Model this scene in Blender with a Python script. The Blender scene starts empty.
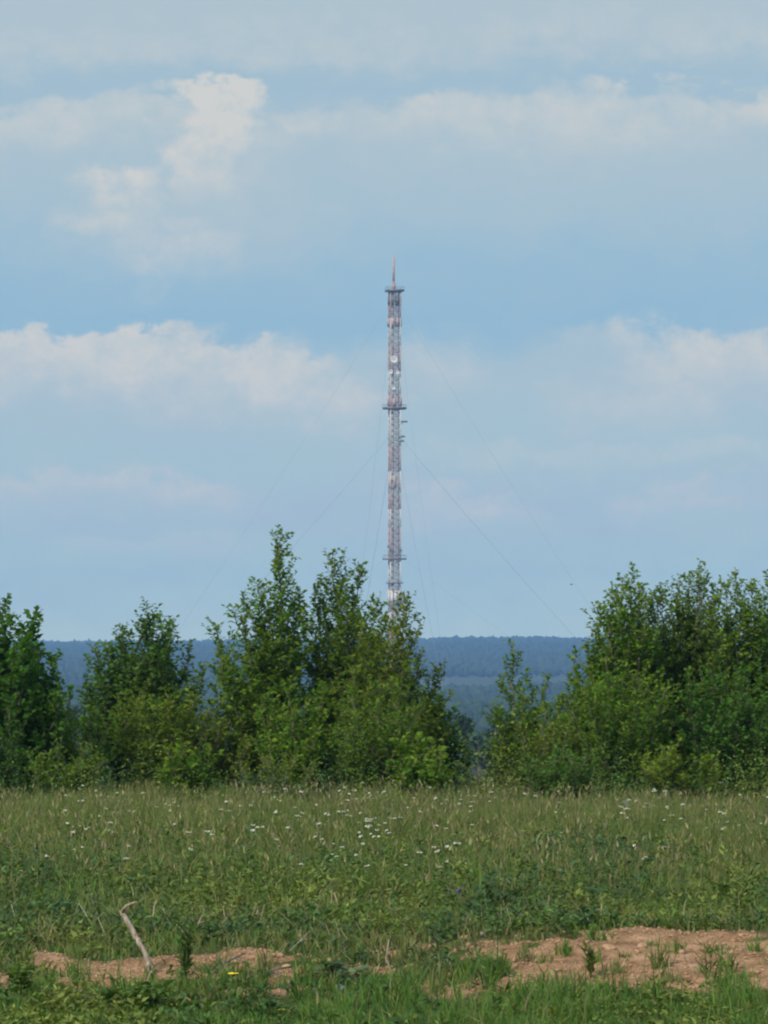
import bpy, math, random
import numpy as np
from mathutils import Vector

rng = np.random.default_rng(7)
random.seed(7)
scene = bpy.context.scene
COL = scene.collection
F = 4000.0            # focal length in pixels of the 768 x 1024 frame
HOR = 650.0           # picture row of the eye level
PI = math.pi

def wx(px, Y): return (px - 384.0) / F * Y
def wz(py, Y): return (HOR - py) / F * Y
def at(px, py, Y): return np.array([wx(px, Y), Y, wz(py, Y)])

# ------------------------------------------------------------------ materials
def new_mat(name):
    m = bpy.data.materials.new(name); m.use_nodes = True
    nt = m.node_tree; nt.nodes.clear()
    out = nt.nodes.new('ShaderNodeOutputMaterial')
    return m, nt, out

def principled(nt, rough=0.7, spec=0.3):
    b = nt.nodes.new('ShaderNodeBsdfPrincipled')
    b.inputs['Roughness'].default_value = rough
    b.inputs['Specular IOR Level'].default_value = spec
    return b

def mat_leaf(name, rough=0.6, spec=0.2, trans=0.3, tint=(1.25, 1.2, 0.5)):
    """foliage: colour per leaf from the mesh, some light passing through"""
    m, nt, out = new_mat(name)
    a = nt.nodes.new('ShaderNodeAttribute'); a.attribute_name = 'Col'
    b = principled(nt, rough, spec)
    nt.links.new(a.outputs['Color'], b.inputs['Base Color'])
    t = nt.nodes.new('ShaderNodeBsdfTranslucent')
    mx = nt.nodes.new('ShaderNodeVectorMath'); mx.operation = 'MULTIPLY'
    mx.inputs[1].default_value = tint
    nt.links.new(a.outputs['Color'], mx.inputs[0]); nt.links.new(mx.outputs[0], t.inputs['Color'])
    s = nt.nodes.new('ShaderNodeMixShader'); s.inputs[0].default_value = trans
    nt.links.new(b.outputs[0], s.inputs[1]); nt.links.new(t.outputs[0], s.inputs[2])
    nt.links.new(s.outputs[0], out.inputs['Surface'])
    return m

def mat_noise(name, c1, c2, scale=8.0, rough=0.85, spec=0.2, bump=0.0, detail=6.0, stretch=(1, 1, 1), metallic=0.0):
    m, nt, out = new_mat(name)
    tc = nt.nodes.new('ShaderNodeTexCoord')
    mp = nt.nodes.new('ShaderNodeMapping'); mp.inputs['Scale'].default_value = stretch
    n = nt.nodes.new('ShaderNodeTexNoise'); n.inputs['Scale'].default_value = scale; n.inputs['Detail'].default_value = detail
    r = nt.nodes.new('ShaderNodeValToRGB')
    r.color_ramp.elements[0].position = 0.32; r.color_ramp.elements[0].color = (*c1, 1)
    r.color_ramp.elements[1].position = 0.68; r.color_ramp.elements[1].color = (*c2, 1)
    b = principled(nt, rough, spec); b.inputs['Metallic'].default_value = metallic
    nt.links.new(tc.outputs['Object'], mp.inputs['Vector']); nt.links.new(mp.outputs[0], n.inputs['Vector'])
    nt.links.new(n.outputs['Fac'], r.inputs[0]); nt.links.new(r.outputs[0], b.inputs['Base Color'])
    if bump:
        bp = nt.nodes.new('ShaderNodeBump'); bp.inputs['Strength'].default_value = bump; bp.inputs['Distance'].default_value = 0.02
        nt.links.new(n.outputs['Fac'], bp.inputs['Height']); nt.links.new(bp.outputs[0], b.inputs['Normal'])
    nt.links.new(b.outputs[0], out.inputs['Surface'])
    return m

M_LEAF = mat_leaf('bush_leaves', 0.65, 0.1, trans=0.45, tint=(1.3, 1.3, 0.45))
M_GRASS = mat_leaf('grass_blades', 0.6, 0.2, 0.3)
M_FAR = mat_leaf('far_foliage', 0.8, 0.1, 0.1)
M_BARK = mat_noise('grey_bark', (0.10, 0.085, 0.065), (0.20, 0.17, 0.13), 20, bump=0.4, stretch=(1, 1, 0.3))
M_DRY = mat_noise('bleached_wood', (0.15, 0.115, 0.085), (0.46, 0.38, 0.30), 45, bump=1.0, stretch=(1, 1, 0.15))
M_TWIG = mat_noise('dead_twig', (0.10, 0.08, 0.06), (0.22, 0.18, 0.14), 30)
M_CLOD = mat_noise('dry_clay', (0.26, 0.145, 0.072), (0.45, 0.29, 0.175), 25, bump=0.8)
M_STONE = mat_noise('grey_stone', (0.16, 0.17, 0.16), (0.27, 0.28, 0.26), 18, bump=0.5)
M_WHITEP = mat_noise('white_petals', (0.34, 0.35, 0.25), (0.58, 0.57, 0.45), 40, rough=0.7)
M_YELLOWP = mat_noise('yellow_petals', (0.72, 0.55, 0.02), (0.85, 0.68, 0.04), 40, rough=0.7)
M_PURPLEP = mat_noise('purple_petals', (0.16, 0.12, 0.42), (0.24, 0.18, 0.55), 40, rough=0.7)
M_STEM = mat_noise('flower_stem', (0.05, 0.08, 0.02), (0.09, 0.12, 0.03), 30)
M_RED = mat_noise('weathered_red_paint', (0.34, 0.22, 0.20), (0.46, 0.33, 0.31), 0.6, rough=0.6)
M_WHITE = mat_noise('weathered_white_paint', (0.42, 0.41, 0.39), (0.60, 0.58, 0.555), 0.6, rough=0.6)
M_STEEL = mat_noise('grey_steel', (0.11, 0.105, 0.105), (0.19, 0.18, 0.18), 0.8, rough=0.55, metallic=0.3)
M_MOSS = mat_noise('lichen_grey_stone', (0.075, 0.085, 0.06), (0.17, 0.175, 0.15), 9, bump=0.6)
M_WIRE = mat_noise('galvanised_wire', (0.18, 0.19, 0.20), (0.25, 0.26, 0.27), 0.8, rough=0.6)
M_PALE = mat_noise('pale_stone', (0.36, 0.33, 0.29), (0.52, 0.49, 0.44), 18, bump=0.5)
M_SHAFT = mat_noise('grey_brown_shaft', (0.27, 0.25, 0.235), (0.40, 0.37, 0.35), 0.35, rough=0.7)
M_DISH = mat_noise('dish_paint', (0.48, 0.48, 0.47), (0.58, 0.58, 0.56), 1.0, rough=0.5)
M_BIRD = mat_noise('dark_plumage', (0.03, 0.03, 0.035), (0.07, 0.065, 0.06), 30)

# ------------------------------------------------------------------ mesh helpers
class Soup:
    def __init__(self): self.v = []; self.f = []; self.c = []; self.n = 0
    def add(self, verts, tris, cols):
        verts = np.asarray(verts, float).reshape(-1, 3); tris = np.asarray(tris, int).reshape(-1, 3)
        cols = np.asarray(cols, float)
        if cols.ndim == 1: cols = np.tile(cols, (len(verts), 1))
        self.v.append(verts); self.f.append(tris + self.n); self.c.append(cols); self.n += len(verts)
    def mesh(self, name, mat, smooth=False):
        v = np.concatenate(self.v); f = np.concatenate(self.f); c = np.concatenate(self.c)
        me = bpy.data.meshes.new(name)
        me.vertices.add(len(v)); me.vertices.foreach_set('co', v.ravel().astype(np.float32))
        me.loops.add(f.size); me.loops.foreach_set('vertex_index', f.ravel().astype(np.int32))
        me.polygons.add(len(f)); me.polygons.foreach_set('loop_start', np.arange(0, f.size, 3, dtype=np.int32))
        me.update(calc_edges=True)
        ca = me.color_attributes.new('Col', 'FLOAT_COLOR', 'POINT')
        rgba = np.ones((len(v), 4), np.float32); rgba[:, :3] = c
        ca.data.foreach_set('color', rgba.ravel())
        if smooth: me.polygons.foreach_set('use_smooth', np.ones(len(f), bool))
        me.materials.append(mat); me.validate(); me.update()
        return me

def link(name, me, parent=None, loc=None):
    o = bpy.data.objects.new(name, me); COL.objects.link(o)
    if parent is not None: o.parent = parent
    if loc is not None: o.location = loc
    return o

def tag(o, label=None, cat=None, group=None, kind=None):
    if label: o['label'] = label
    if cat: o['category'] = cat
    if group: o['group'] = group
    if kind: o['kind'] = kind
    return o

def thing(name, loc, label, cat, group=None):
    o = bpy.data.objects.new(name, None); COL.objects.link(o); o.location = loc
    o.empty_display_size = 0.2
    return tag(o, label, cat, group)

def norm(a):
    return a / np.maximum(np.linalg.norm(a, axis=-1, keepdims=True), 1e-9)

def tube(S, pts, rad, sides=5, col=(0.1, 0.1, 0.1), cap=True):
    pts = np.asarray(pts, float); n = len(pts)
    rad = np.broadcast_to(np.asarray(rad, float), (n,))
    tan = np.gradient(pts, axis=0) if n > 2 else np.tile(pts[-1] - pts[0], (n, 1))
    tan = norm(tan)
    ref = np.array([0, 0, 1.0]) if abs(tan[0][2]) < 0.9 else np.array([1.0, 0, 0])
    a = norm(np.cross(tan, ref)); b = np.cross(tan, a)
    ang = np.arange(sides) * 2 * PI / sides
    ring = (np.cos(ang)[None, :, None] * a[:, None, :] + np.sin(ang)[None, :, None] * b[:, None, :]) * rad[:, None, None] + pts[:, None, :]
    v = ring.reshape(-1, 3); t = []
    for i in range(n - 1):
        for k in range(sides):
            p, q = i * sides + k, i * sides + (k + 1) % sides
            t += [(p, q, q + sides), (p, q + sides, p + sides)]
    if cap:
        for k in range(1, sides - 1):
            t.append((0, k + 1, k)); e = (n - 1) * sides; t.append((e, e + k, e + k + 1))
    S.add(v, t, col)

def box(S, c, h, col=(0.5, 0.5, 0.5), ax=None):
    c = np.asarray(c, float)
    ax = np.eye(3) if ax is None else ax
    v = [c + sx * h[0] * ax[0] + sy * h[1] * ax[1] + sz * h[2] * ax[2] for sz in (-1, 1) for sy in (-1, 1) for sx in (-1, 1)]
    q = [(0, 2, 3, 1), (4, 5, 7, 6), (0, 1, 5, 4), (2, 6, 7, 3), (0, 4, 6, 2), (1, 3, 7, 5)]
    t = []
    for a, b, cc, d in q: t += [(a, b, cc), (a, cc, d)]
    S.add(v, t, col)

def leaves(S, pos, d, L, W, cols, r=None, fold=0.25):
    """many leaves at once: kite blades folded along the midrib"""
    r = r or rng
    n = len(pos)
    d = norm(d)
    side = norm(np.cross(d, np.array([0, 0, 1.0]) + r.normal(0, 0.55, (n, 3))))
    nn = np.cross(side, d)
    L = np.broadcast_to(L, (n,))[:, None]; W = np.broadcast_to(W, (n,))[:, None]
    mid = pos + d * L * 0.42
    v = np.stack([pos, mid + side * W + nn * W * fold, pos + d * L - nn * L * 0.12, mid - side * W + nn * W * fold], 1).reshape(-1, 3)
    i = np.arange(n)[:, None] * 4
    t = np.concatenate([i + np.array([[0, 1, 2]]), i + np.array([[0, 2, 3]])])
    S.add(v, t, np.repeat(cols, 4, axis=0))

ICO = None
def ico():
    global ICO
    if ICO is None:
        p = (1 + 5 ** 0.5) / 2
        v = np.array([(-1, p, 0), (1, p, 0), (-1, -p, 0), (1, -p, 0), (0, -1, p), (0, 1, p), (0, -1, -p), (0, 1, -p), (p, 0, -1), (p, 0, 1), (-p, 0, -1), (-p, 0, 1)])
        v = v / np.linalg.norm(v[0])
        f = np.array([(0, 11, 5), (0, 5, 1), (0, 1, 7), (0, 7, 10), (0, 10, 11), (1, 5, 9), (5, 11, 4), (11, 10, 2), (10, 7, 6), (7, 1, 8), (3, 9, 4), (3, 4, 2), (3, 2, 6), (3, 6, 8), (3, 8, 9), (4, 9, 5), (2, 4, 11), (6, 2, 10), (8, 6, 7), (9, 8, 1)])
        ICO = (v, f)
    return ICO

def ico2():
    v, f = ico(); v = list(map(tuple, v)); cache = {}; nf = []
    def mid(a, b):
        k = (min(a, b), max(a, b))
        if k not in cache:
            m = (np.array(v[a]) + np.array(v[b])); m /= np.linalg.norm(m); cache[k] = len(v); v.append(tuple(m))
        return cache[k]
    for a, b, c in f:
        x, y, z = mid(a, b), mid(b, c), mid(c, a)
        nf += [(a, x, z), (b, y, x), (c, z, y), (x, y, z)]
    return np.array(v), np.array(nf)

def vnoise(x, y, seed=0):
    x = np.asarray(x, float); y = np.asarray(y, float)
    xi = np.floor(x).astype(np.int64); yi = np.floor(y).astype(np.int64)
    fx = x - xi; fy = y - yi
    fx = fx * fx * (3 - 2 * fx); fy = fy * fy * (3 - 2 * fy)
    def h(a, b):
        n = (a * 374761393 + b * 668265263 + seed * 1442695041) & 0x7fffffff
        n = ((n ^ (n >> 13)) * 1274126177) & 0x7fffffff
        return ((n ^ (n >> 16)) & 0xffff) / 65535.0
    return (h(xi, yi) * (1 - fx) * (1 - fy) + h(xi + 1, yi) * fx * (1 - fy) + h(xi, yi + 1) * (1 - fx) * fy + h(xi + 1, yi + 1) * fx * fy)

def fbm(x, y, seed=0, o=4):
    s = 0; a = 0.5; t = 0
    for k in range(o):
        s = s + a * vnoise(np.asarray(x) * 2 ** k, np.asarray(y) * 2 ** k, seed + k * 17); t += a; a *= 0.5
    return s / t

def sstep(a, b, x):
    t = np.clip((np.asarray(x, float) - a) / (b - a), 0, 1); return t * t * (3 - 2 * t)

# ------------------------------------------------------------------ terrain
YK = [-60, 0, 15, 26, 28, 29.0, 32.6, 40, 50, 64, 70, 76, 90, 120, 200, 400, 700, 1000, 1600, 2300, 2900, 3500, 4300, 5200, 6000, 6400, 6800, 8000]
ZK = [-1.75, -1.75, -2.3, -2.66, -2.60, -2.52, -2.33, -2.35, -2.41, -2.48, -2.60, -3.0, -5.0, -8.5, -15, -24, -32, -36, -40, -38, -34, -27.5, -16, -4, 4, 2, -12, -30]

def bank_top(X):
    right = sstep(-0.1, 1.3, X)
    return 0.055 + 0.155 * right + 0.09 * (fbm(X * 1.6 + 3, 0 * X, 5, 3) - 0.5)

def soil_mask(X, Y):
    lo = 28.9 + 1.0 * (fbm(X * 2.7, Y * 0 + 4, 11, 4) - 0.5)
    hi = 31.15 + 1.1 * (fbm(X * 2.6, Y * 0 + 9, 12, 4) - 0.5) - 0.15 * (1 - sstep(-0.2, 1.0, X))
    band = sstep(lo - 0.1, lo + 0.2, Y) * (1 - sstep(hi - 0.1, hi + 0.18, Y))
    patch = 0.55 * fbm(X * 2.4 + 7, Y * 2.2, 21, 3) + 0.45 * fbm(X * 8.0 + 3, Y * 6.0, 22, 3)
    cover = 0.445 + 0.16 * sstep(0.5, 1.6, X) + 0.08 * np.exp(-((X + 1.1) / 0.6) ** 2) + 0.06 * np.exp(-((X + 2.1) / 0.35) ** 2)
    return band * sstep(0.90 - cover, 0.98 - cover, patch)

def ground_z(X, Y):
    X = np.asarray(X, float); Y = np.asarray(Y, float)
    z = np.interp(Y, YK, ZK)
    bt = bank_top(X)
    prof = np.clip((Y - 29.0) / 2.1, 0, 1); prof = prof ** 0.8
    prof = prof * (1 - sstep(31.15, 32.8, Y))
    z = z + bt * prof
    near = sstep(200, 60, Y)
    z = z + near * (0.10 * (fbm(X * 0.5, Y * 0.35, 31, 3) - 0.5) + 0.03 * (fbm(X * 3, Y * 3, 33, 2) - 0.5))
    s = soil_mask(X, Y)
    z = z + s * (0.06 * (fbm(X * 3, Y * 3, 35, 4) - 0.5) + 0.05 * (fbm(X * 11, Y * 9, 36, 3) - 0.5))
    z = z + np.exp(-((Y - 61) / 7.0) ** 2) * 0.34 * (fbm(X * 0.55 + 2, Y * 0.12, 37, 4) - 0.5)
    far = sstep(400, 3500, Y)
    z = z + far * (7.0 * (fbm(X / 420.0 + 5, Y / 700.0, 41, 3) - 0.5)) + sstep(4000, 6000, Y) * (X * 0.0035 - 1.0 + 4.0 * np.exp(-((X - 240) / 170.0) ** 2))
    side = np.maximum(0, np.abs(X) - 900) / 1000.0
    return z - far * side * 4

def build_ground():
    xs = np.concatenate([-np.geomspace(3200, 9, 46), np.arange(-8.9, 8.9, 0.07), np.geomspace(9, 3200, 46)])
    ys = np.concatenate([np.linspace(-60, 24, 12), np.arange(25, 33.5, 0.055), np.arange(33.8, 80, 0.5), np.geomspace(81, 6750, 220)])
    X, Y = np.meshgrid(xs, ys)
    Z = ground_z(X, Y)
    v = np.stack([X, Y, Z], -1).reshape(-1, 3)
    ny, nx = X.shape
    i = (np.arange(ny - 1)[:, None] * nx + np.arange(nx - 1)[None, :]).ravel()
    t = np.concatenate([np.stack([i, i + 1, i + nx + 1], 1), np.stack([i, i + nx + 1, i + nx], 1)])
    S = Soup()
    s = soil_mask(X, Y)
    field = np.exp(-((Y - 3250) / 380.0) ** 4) * sstep(0.36, 0.50, fbm(X / 330.0 + 1.3, Y / 900.0, 51, 3) + 0.25 * np.exp(-((X - 130) / 120.0) ** 2))
    c = np.stack([s, field, 0 * s], -1).reshape(-1, 3)
    S.add(v, t, c)
    m, nt, out = new_mat('ground_soil_and_turf')
    a = nt.nodes.new('ShaderNodeAttribute'); a.attribute_name = 'Col'
    sep = nt.nodes.new('ShaderNodeSeparateColor'); nt.links.new(a.outputs['Color'], sep.inputs[0])
    geo = nt.nodes.new('ShaderNodeNewGeometry')
    def noise_ramp(scale, stops, detail=8):
        n = nt.nodes.new('ShaderNodeTexNoise'); n.inputs['Scale'].default_value = scale; n.inputs['Detail'].default_value = detail
        nt.links.new(geo.outputs['Position'], n.inputs['Vector'])
        r = nt.nodes.new('ShaderNodeValToRGB'); nt.links.new(n.outputs['Fac'], r.inputs[0])
        e = r.color_ramp.elements
        e[0].position, e[0].color = stops[0][0], (*stops[0][1], 1); e[1].position, e[1].color = stops[-1][0], (*stops[-1][1], 1)
        for p, cc in stops[1:-1]:
            x = e.new(p); x.color = (*cc, 1)
        return n, r
    n1, soil = noise_ramp(5.0, [(0.30, (0.15, 0.083, 0.045)), (0.46, (0.26, 0.146, 0.078)), (0.58, (0.33, 0.192, 0.108)), (0.74, (0.44, 0.285, 0.18))])
    n2, turf = noise_ramp(7.0, [(0.35, (0.035, 0.05, 0.016)), (0.65, (0.075, 0.085, 0.03))])
    n3, fld = noise_ramp(0.01, [(0.35, (0.032, 0.052, 0.026)), (0.65, (0.055, 0.07, 0.038))])
    mx = nt.nodes.new('ShaderNodeMixRGB'); nt.links.new(sep.outputs[0], mx.inputs[0]); nt.links.new(turf.outputs[0], mx.inputs[1]); nt.links.new(soil.outputs[0], mx.inputs[2])
    mx2 = nt.nodes.new('ShaderNodeMixRGB'); nt.links.new(sep.outputs[1], mx2.inputs[0]); nt.links.new(mx.outputs[0], mx2.inputs[1]); nt.links.new(fld.outputs[0], mx2.inputs[2])
    b = principled(nt, 0.95, 0.1); nt.links.new(mx2.outputs[0], b.inputs['Base Color'])
    nb = nt.nodes.new('ShaderNodeTexNoise'); nb.inputs['Scale'].default_value = 22; nb.inputs['Detail'].default_value = 8
    nt.links.new(geo.outputs['Position'], nb.inputs['Vector'])
    bp = nt.nodes.new('ShaderNodeBump'); bp.inputs['Strength'].default_value = 0.9; bp.inputs['Distance'].default_value = 0.04
    nt.links.new(nb.outputs['Fac'], bp.inputs['Height']); nt.links.new(bp.outputs[0], b.inputs['Normal'])
    nt.links.new(b.outputs[0], out.inputs['Surface'])
    o = link('ground', S.mesh('ground', m, True)); tag(o, kind='structure')
build_ground()

# ------------------------------------------------------------------ grass and herbs
def pick_cols(n, palette, weights, jit=0.18, r=None):
    r = r or rng
    pal = np.array(palette); w = np.array(weights, float); w /= w.sum()
    c = pal[r.choice(len(pal), n, p=w)]
    return np.clip(c * (1 + r.normal(0, jit, (n, 1))) * (1 + r.normal(0, 0.06, (n, 3))), 0.004, 0.9)

def blades(S, P, h, w, lean, cols, tipcols=None, bend=0.35):
    n = len(P)
    az = rng.uniform(0, 2 * PI, n)
    d = np.stack([np.cos(az), np.sin(az), 0 * az], 1)
    fa = rng.uniform(0, 2 * PI, n)
    side = np.stack([np.cos(fa), np.sin(fa) * 0.6, 0 * fa], 1)
    up = np.array([0, 0, 1.0])
    h = h[:, None]; w = np.broadcast_to(w, (n,))[:, None]; lean = lean[:, None]
    m = P + up * h * 0.55 + d * h * lean * 0.35
    t = P + up * h * np.maximum(0.06, 1 - 0.25 * lean - 0.12 * lean ** 2) + d * h * lean
    v = np.stack([P - side * w, P + side * w, m - side * w * 0.8, m + side * w * 0.8, t], 1).reshape(-1, 3)
    i = np.arange(n)[:, None] * 5
    f = np.concatenate([i + np.array([[0, 1, 3]]), i + np.array([[0, 3, 2]]), i + np.array([[2, 3, 4]])])
    c = np.repeat(cols, 5, axis=0)
    if tipcols is not None: c[4::5] = tipcols
    S.add(v, f, c)

def scatter(n, y0, y1, margin=1.22, pw=1.0):
    Y = y0 + (y1 - y0) * rng.random(n) ** pw
    X = (rng.random(n) * 2 - 1) * 384 / F * Y * margin
    return X, Y

FRESH = [(0.075, 0.160, 0.022), (0.110, 0.180, 0.032), (0.05, 0.125, 0.028), (0.13, 0.175, 0.04)]
MEADOW = [(0.090, 0.145, 0.024), (0.125, 0.16, 0.035), (0.062, 0.115, 0.030), (0.18, 0.18, 0.065)]
OLIVE = [(0.12, 0.15, 0.038), (0.16, 0.175, 0.058), (0.09, 0.13, 0.032), (0.20, 0.185, 0.085)]

def build_grass():
    S = Soup()                                   # fresh foreground tufts
    X, Y = scatter(60000, 26.0, 29.7, 1.3)
    keep = (soil_mask(X, Y) < 0.25 + 0.75 * rng.random(len(X)) ** 5) & (fbm(X * 2.2, Y * 2.6, 61, 4) - 0.14 * sstep(28.2, 29.2, Y) > rng.uniform(0.22, 0.50, len(X)))
    X, Y = X[keep], Y[keep]
    tuft = sstep(0.38, 0.66, fbm(X * 2.4, Y * 1.6, 62, 3))
    leftw = 1 - 0.35 * sstep(-1.0, -1.9, X)
    h = (0.06 + 0.22 * tuft * rng.random(len(X)) + 0.05 * rng.random(len(X))) * leftw
    h = np.where(rng.random(len(X)) < 0.03, h * 1.6, h)
    P = np.stack([X, Y, ground_z(X, Y) - 0.01], 1)
    cols = pick_cols(len(X), FRESH, [4, 3, 3, 1]); dry = rng.random(len(X)) < 0.09
    cols[dry] = pick_cols(int(dry.sum()), [(0.24, 0.20, 0.10), (0.17, 0.16, 0.07)], [1, 1])
    blades(S, P, h, rng.uniform(0.003, 0.0080, len(X)), rng.random(len(X)) * 0.9, cols)
    X = np.repeat(np.concatenate([rng.uniform(-3.4, 3.6, 70), rng.uniform(0.6, 3.4, 30)]), 26); Y = np.repeat(np.concatenate([rng.uniform(28.5, 29.9, 70), rng.uniform(29.3, 30.9, 30)]), 26)
    hh = np.repeat(np.concatenate([rng.uniform(0.12, 0.34, 70), rng.uniform(0.06, 0.20, 30)]), 26); kk = np.repeat(rng.random(100), 26)
    X = X + rng.normal(0, 0.035, len(X)); Y = Y + rng.normal(0, 0.035, len(X))
    P = np.stack([X, Y, ground_z(X, Y) - 0.01], 1)
    c1 = pick_cols(len(X), FRESH, [4, 3, 3, 1]); c2 = pick_cols(len(X), OLIVE, [3, 3, 3, 1])
    blades(S, P, hh * rng.uniform(0.5, 1.0, len(X)), rng.uniform(0.003, 0.007, len(X)), rng.random(len(X)) * 0.9, np.where((kk < 0.65)[:, None], c1, c2))
    # short turf on the bank and behind it
    X, Y = scatter(90000, 29.3, 40.0, 1.22)
    sm = soil_mask(X, Y)
    keep = (sm < 0.15 + 0.85 * rng.random(len(X)) ** 4.5) & (fbm(X * 2.0, Y * 1.5, 68, 3) > rng.uniform(0.15, 0.55, len(X)))
    X, Y = X[keep], Y[keep]
    h = rng.uniform(0.05, 0.22, len(X)) * (0.4 + 1.2 * fbm(X * 1.8, Y * 1.4, 65, 3)) * (0.6 + 0.4 * sstep(30.5, 33, Y))
    P = np.stack([X, Y, ground_z(X, Y) - 0.01], 1)
    f = fbm(X * 1.2, Y * 0.8, 69, 3)[:, None]
    ca = pick_cols(len(X), FRESH + MEADOW, [3, 3, 2, 2, 2, 2, 2, 1]); cb = pick_cols(len(X), OLIVE, [3, 3, 2, 2])
    blades(S, P, h, rng.uniform(0.003, 0.009, len(X)), rng.random(len(X)) * 1.0, np.where(f + rng.normal(0, 0.08, f.shape) > 0.55, cb, ca))
    o = link('short_grass', S.mesh('short_grass', M_GRASS)); tag(o, 'bright green grass tufts along the bare clay bank', 'grass', kind='stuff')
    S = Soup()                                   # tall meadow
    X, Y = scatter(230000, 34.0, 71.0, 1.2, 0.9)
    f = fbm(X * 0.9, Y * 0.45, 66, 4)
    keep = rng.random(len(X)) < 0.25 + 0.75 * sstep(36, 48, Y + 14 * (f - 0.5))
    X, Y, f = X[keep], Y[keep], f[keep]
    h = rng.uniform(0.12, 0.50, len(X)) * (0.25 + 1.45 * f) * (1 - 0.25 * sstep(56, 62, Y)) * (1 + sstep(58, 63, Y) * 1.5 * (fbm(X * 0.9 + 3, Y * 0.3, 74, 3) - 0.4)) * (0.7 + 0.3 * sstep(36, 46, Y))
    P = np.stack([X, Y, ground_z(X, Y) - 0.01], 1)
    cm = pick_cols(len(X), MEADOW, [4, 4, 3, 2]); co = pick_cols(len(X), OLIVE, [4, 3, 4, 1])
    f2 = fbm(X * 0.6 + 9, Y * 0.3, 67, 4)
    k = (rng.random(len(X)) < sstep(36, 56, Y + 22 * (f2 - 0.5)))[:, None]
    blades(S, P, h, rng.uniform(0.004, 0.011, len(X)), rng.random(len(X)) * 0.9, np.where(k, co, cm))
    # shaggy clumps standing above the rest
    nc = 420; per = 30
    cx = (rng.random(nc) * 2 - 1); cy = 34.5 + 30.5 * rng.random(nc) ** 0.75
    X = np.repeat(cx * 384 / F * cy * 1.2, per); Y = np.repeat(cy, per); hh = np.repeat(rng.uniform(0.26, 0.58, nc), per); hue = np.repeat(rng.random(nc), per)
    sp = np.repeat(rng.uniform(0.03, 0.16, nc), per)
    X = X + rng.normal(0, 1, len(X)) * sp; Y = Y + rng.normal(0, 1, len(Y)) * sp
    P = np.stack([X, Y, ground_z(X, Y) - 0.01], 1)
    c1 = pick_cols(len(X), FRESH, [4, 4, 2, 3]); c2 = pick_cols(len(X), OLIVE, [3, 4, 2, 2])
    blades(S, P, hh * rng.uniform(0.45, 1.0, len(X)), rng.uniform(0.004, 0.010, len(X)), rng.random(len(X)) * 1.2, np.where((hue < 0.4)[:, None], c1, c2))
    # dry straw lying and leaning among the green
    X, Y = scatter(16000, 29.2, 66, 1.2, 0.9)
    keep = fbm(X * 1.3, Y * 0.7, 75, 3) > rng.uniform(0.3, 0.65, len(X)); X, Y = X[keep], Y[keep]
    onsoil = soil_mask(X, Y)
    h = rng.uniform(0.10, 0.34, len(X)) * (1 - 0.4 * onsoil)
    P = np.stack([X, Y, ground_z(X, Y) + rng.uniform(0.0, 0.12, len(X)) * (1 - sstep(33, 30, Y))], 1)
    blades(S, P, h, rng.uniform(0.002, 0.005, len(X)), rng.uniform(0.5, 2.2, len(X)), pick_cols(len(X), [(0.30, 0.26, 0.15), (0.22, 0.20, 0.10), (0.36, 0.30, 0.20), (0.16, 0.12, 0.07)], [3, 3, 1, 2]))
    # seed stalks with tan heads
    X, Y = scatter(9000, 36, 68, 1.2, 0.75)
    keep = fbm(X * 0.8, Y * 0.4, 70, 3) > rng.uniform(0.25, 0.6, len(X)); X, Y = X[keep], Y[keep]
    h = rng.uniform(0.28, 0.56, len(X)) * (1 - 0.12 * sstep(56, 66, Y))
    P = np.stack([X, Y, ground_z(X, Y)], 1)
    lean = rng.random(len(X)) * 0.3
    blades(S, P, h, 0.0035, lean, pick_cols(len(X), [(0.16, 0.16, 0.06), (0.22, 0.19, 0.09)], [1, 1]))
    hd = P + np.array([0, 0, 1.0]) * (h * 0.86)[:, None]
    az = rng.uniform(0, 2 * PI, len(X))
    d = np.stack([np.cos(az) * 0.4, np.sin(az) * 0.4, np.ones_like(az)], 1)
    leaves(S, hd, d, rng.uniform(0.05, 0.12, len(X)), rng.uniform(0.006, 0.012, len(X)), pick_cols(len(X), [(0.28, 0.24, 0.13), (0.22, 0.19, 0.10), (0.24, 0.19, 0.13), (0.20, 0.21, 0.08)], [2, 2, 1, 3]))
    o = link('meadow_grass', S.mesh('meadow_grass', M_GRASS)); tag(o, 'tall olive green meadow grass with tan seed heads', 'grass', kind='stuff')
    # leafy herbs between the grasses
    S = Soup()
    X, Y = scatter(20000, 26.4, 66, 1.2, 1.3)
    X2, Y2 = scatter(5200, 57, 65.5, 1.2); X = np.concatenate([X, X2]); Y = np.concatenate([Y, Y2])
    g = fbm(X * 1.1, Y * 0.6, 71, 4)
    keep = (soil_mask(X, Y) < 0.15 + 0.85 * rng.random(len(X)) ** 5) & (rng.random(len(X)) < 0.30 + 0.70 * sstep(30.9, 31.8, Y) + 0.6 * sstep(-1.2, -1.9, X) * sstep(29.4, 28.8, Y)) & (g + 0.12 * sstep(42, 34, Y) - 0.12 * sstep(48, 54, Y) * (1 - sstep(56, 60, Y)) > rng.uniform(0.3, 0.62, len(X)))
    X, Y, g = X[keep], Y[keep], g[keep]
    Z = ground_z(X, Y)
    hue = fbm(X * 0.9 + 5, Y * 0.5, 72, 3) + rng.normal(0, 0.10, len(X))
    big = fbm(X * 1.4 + 2, Y * 0.9, 73, 3)
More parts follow.
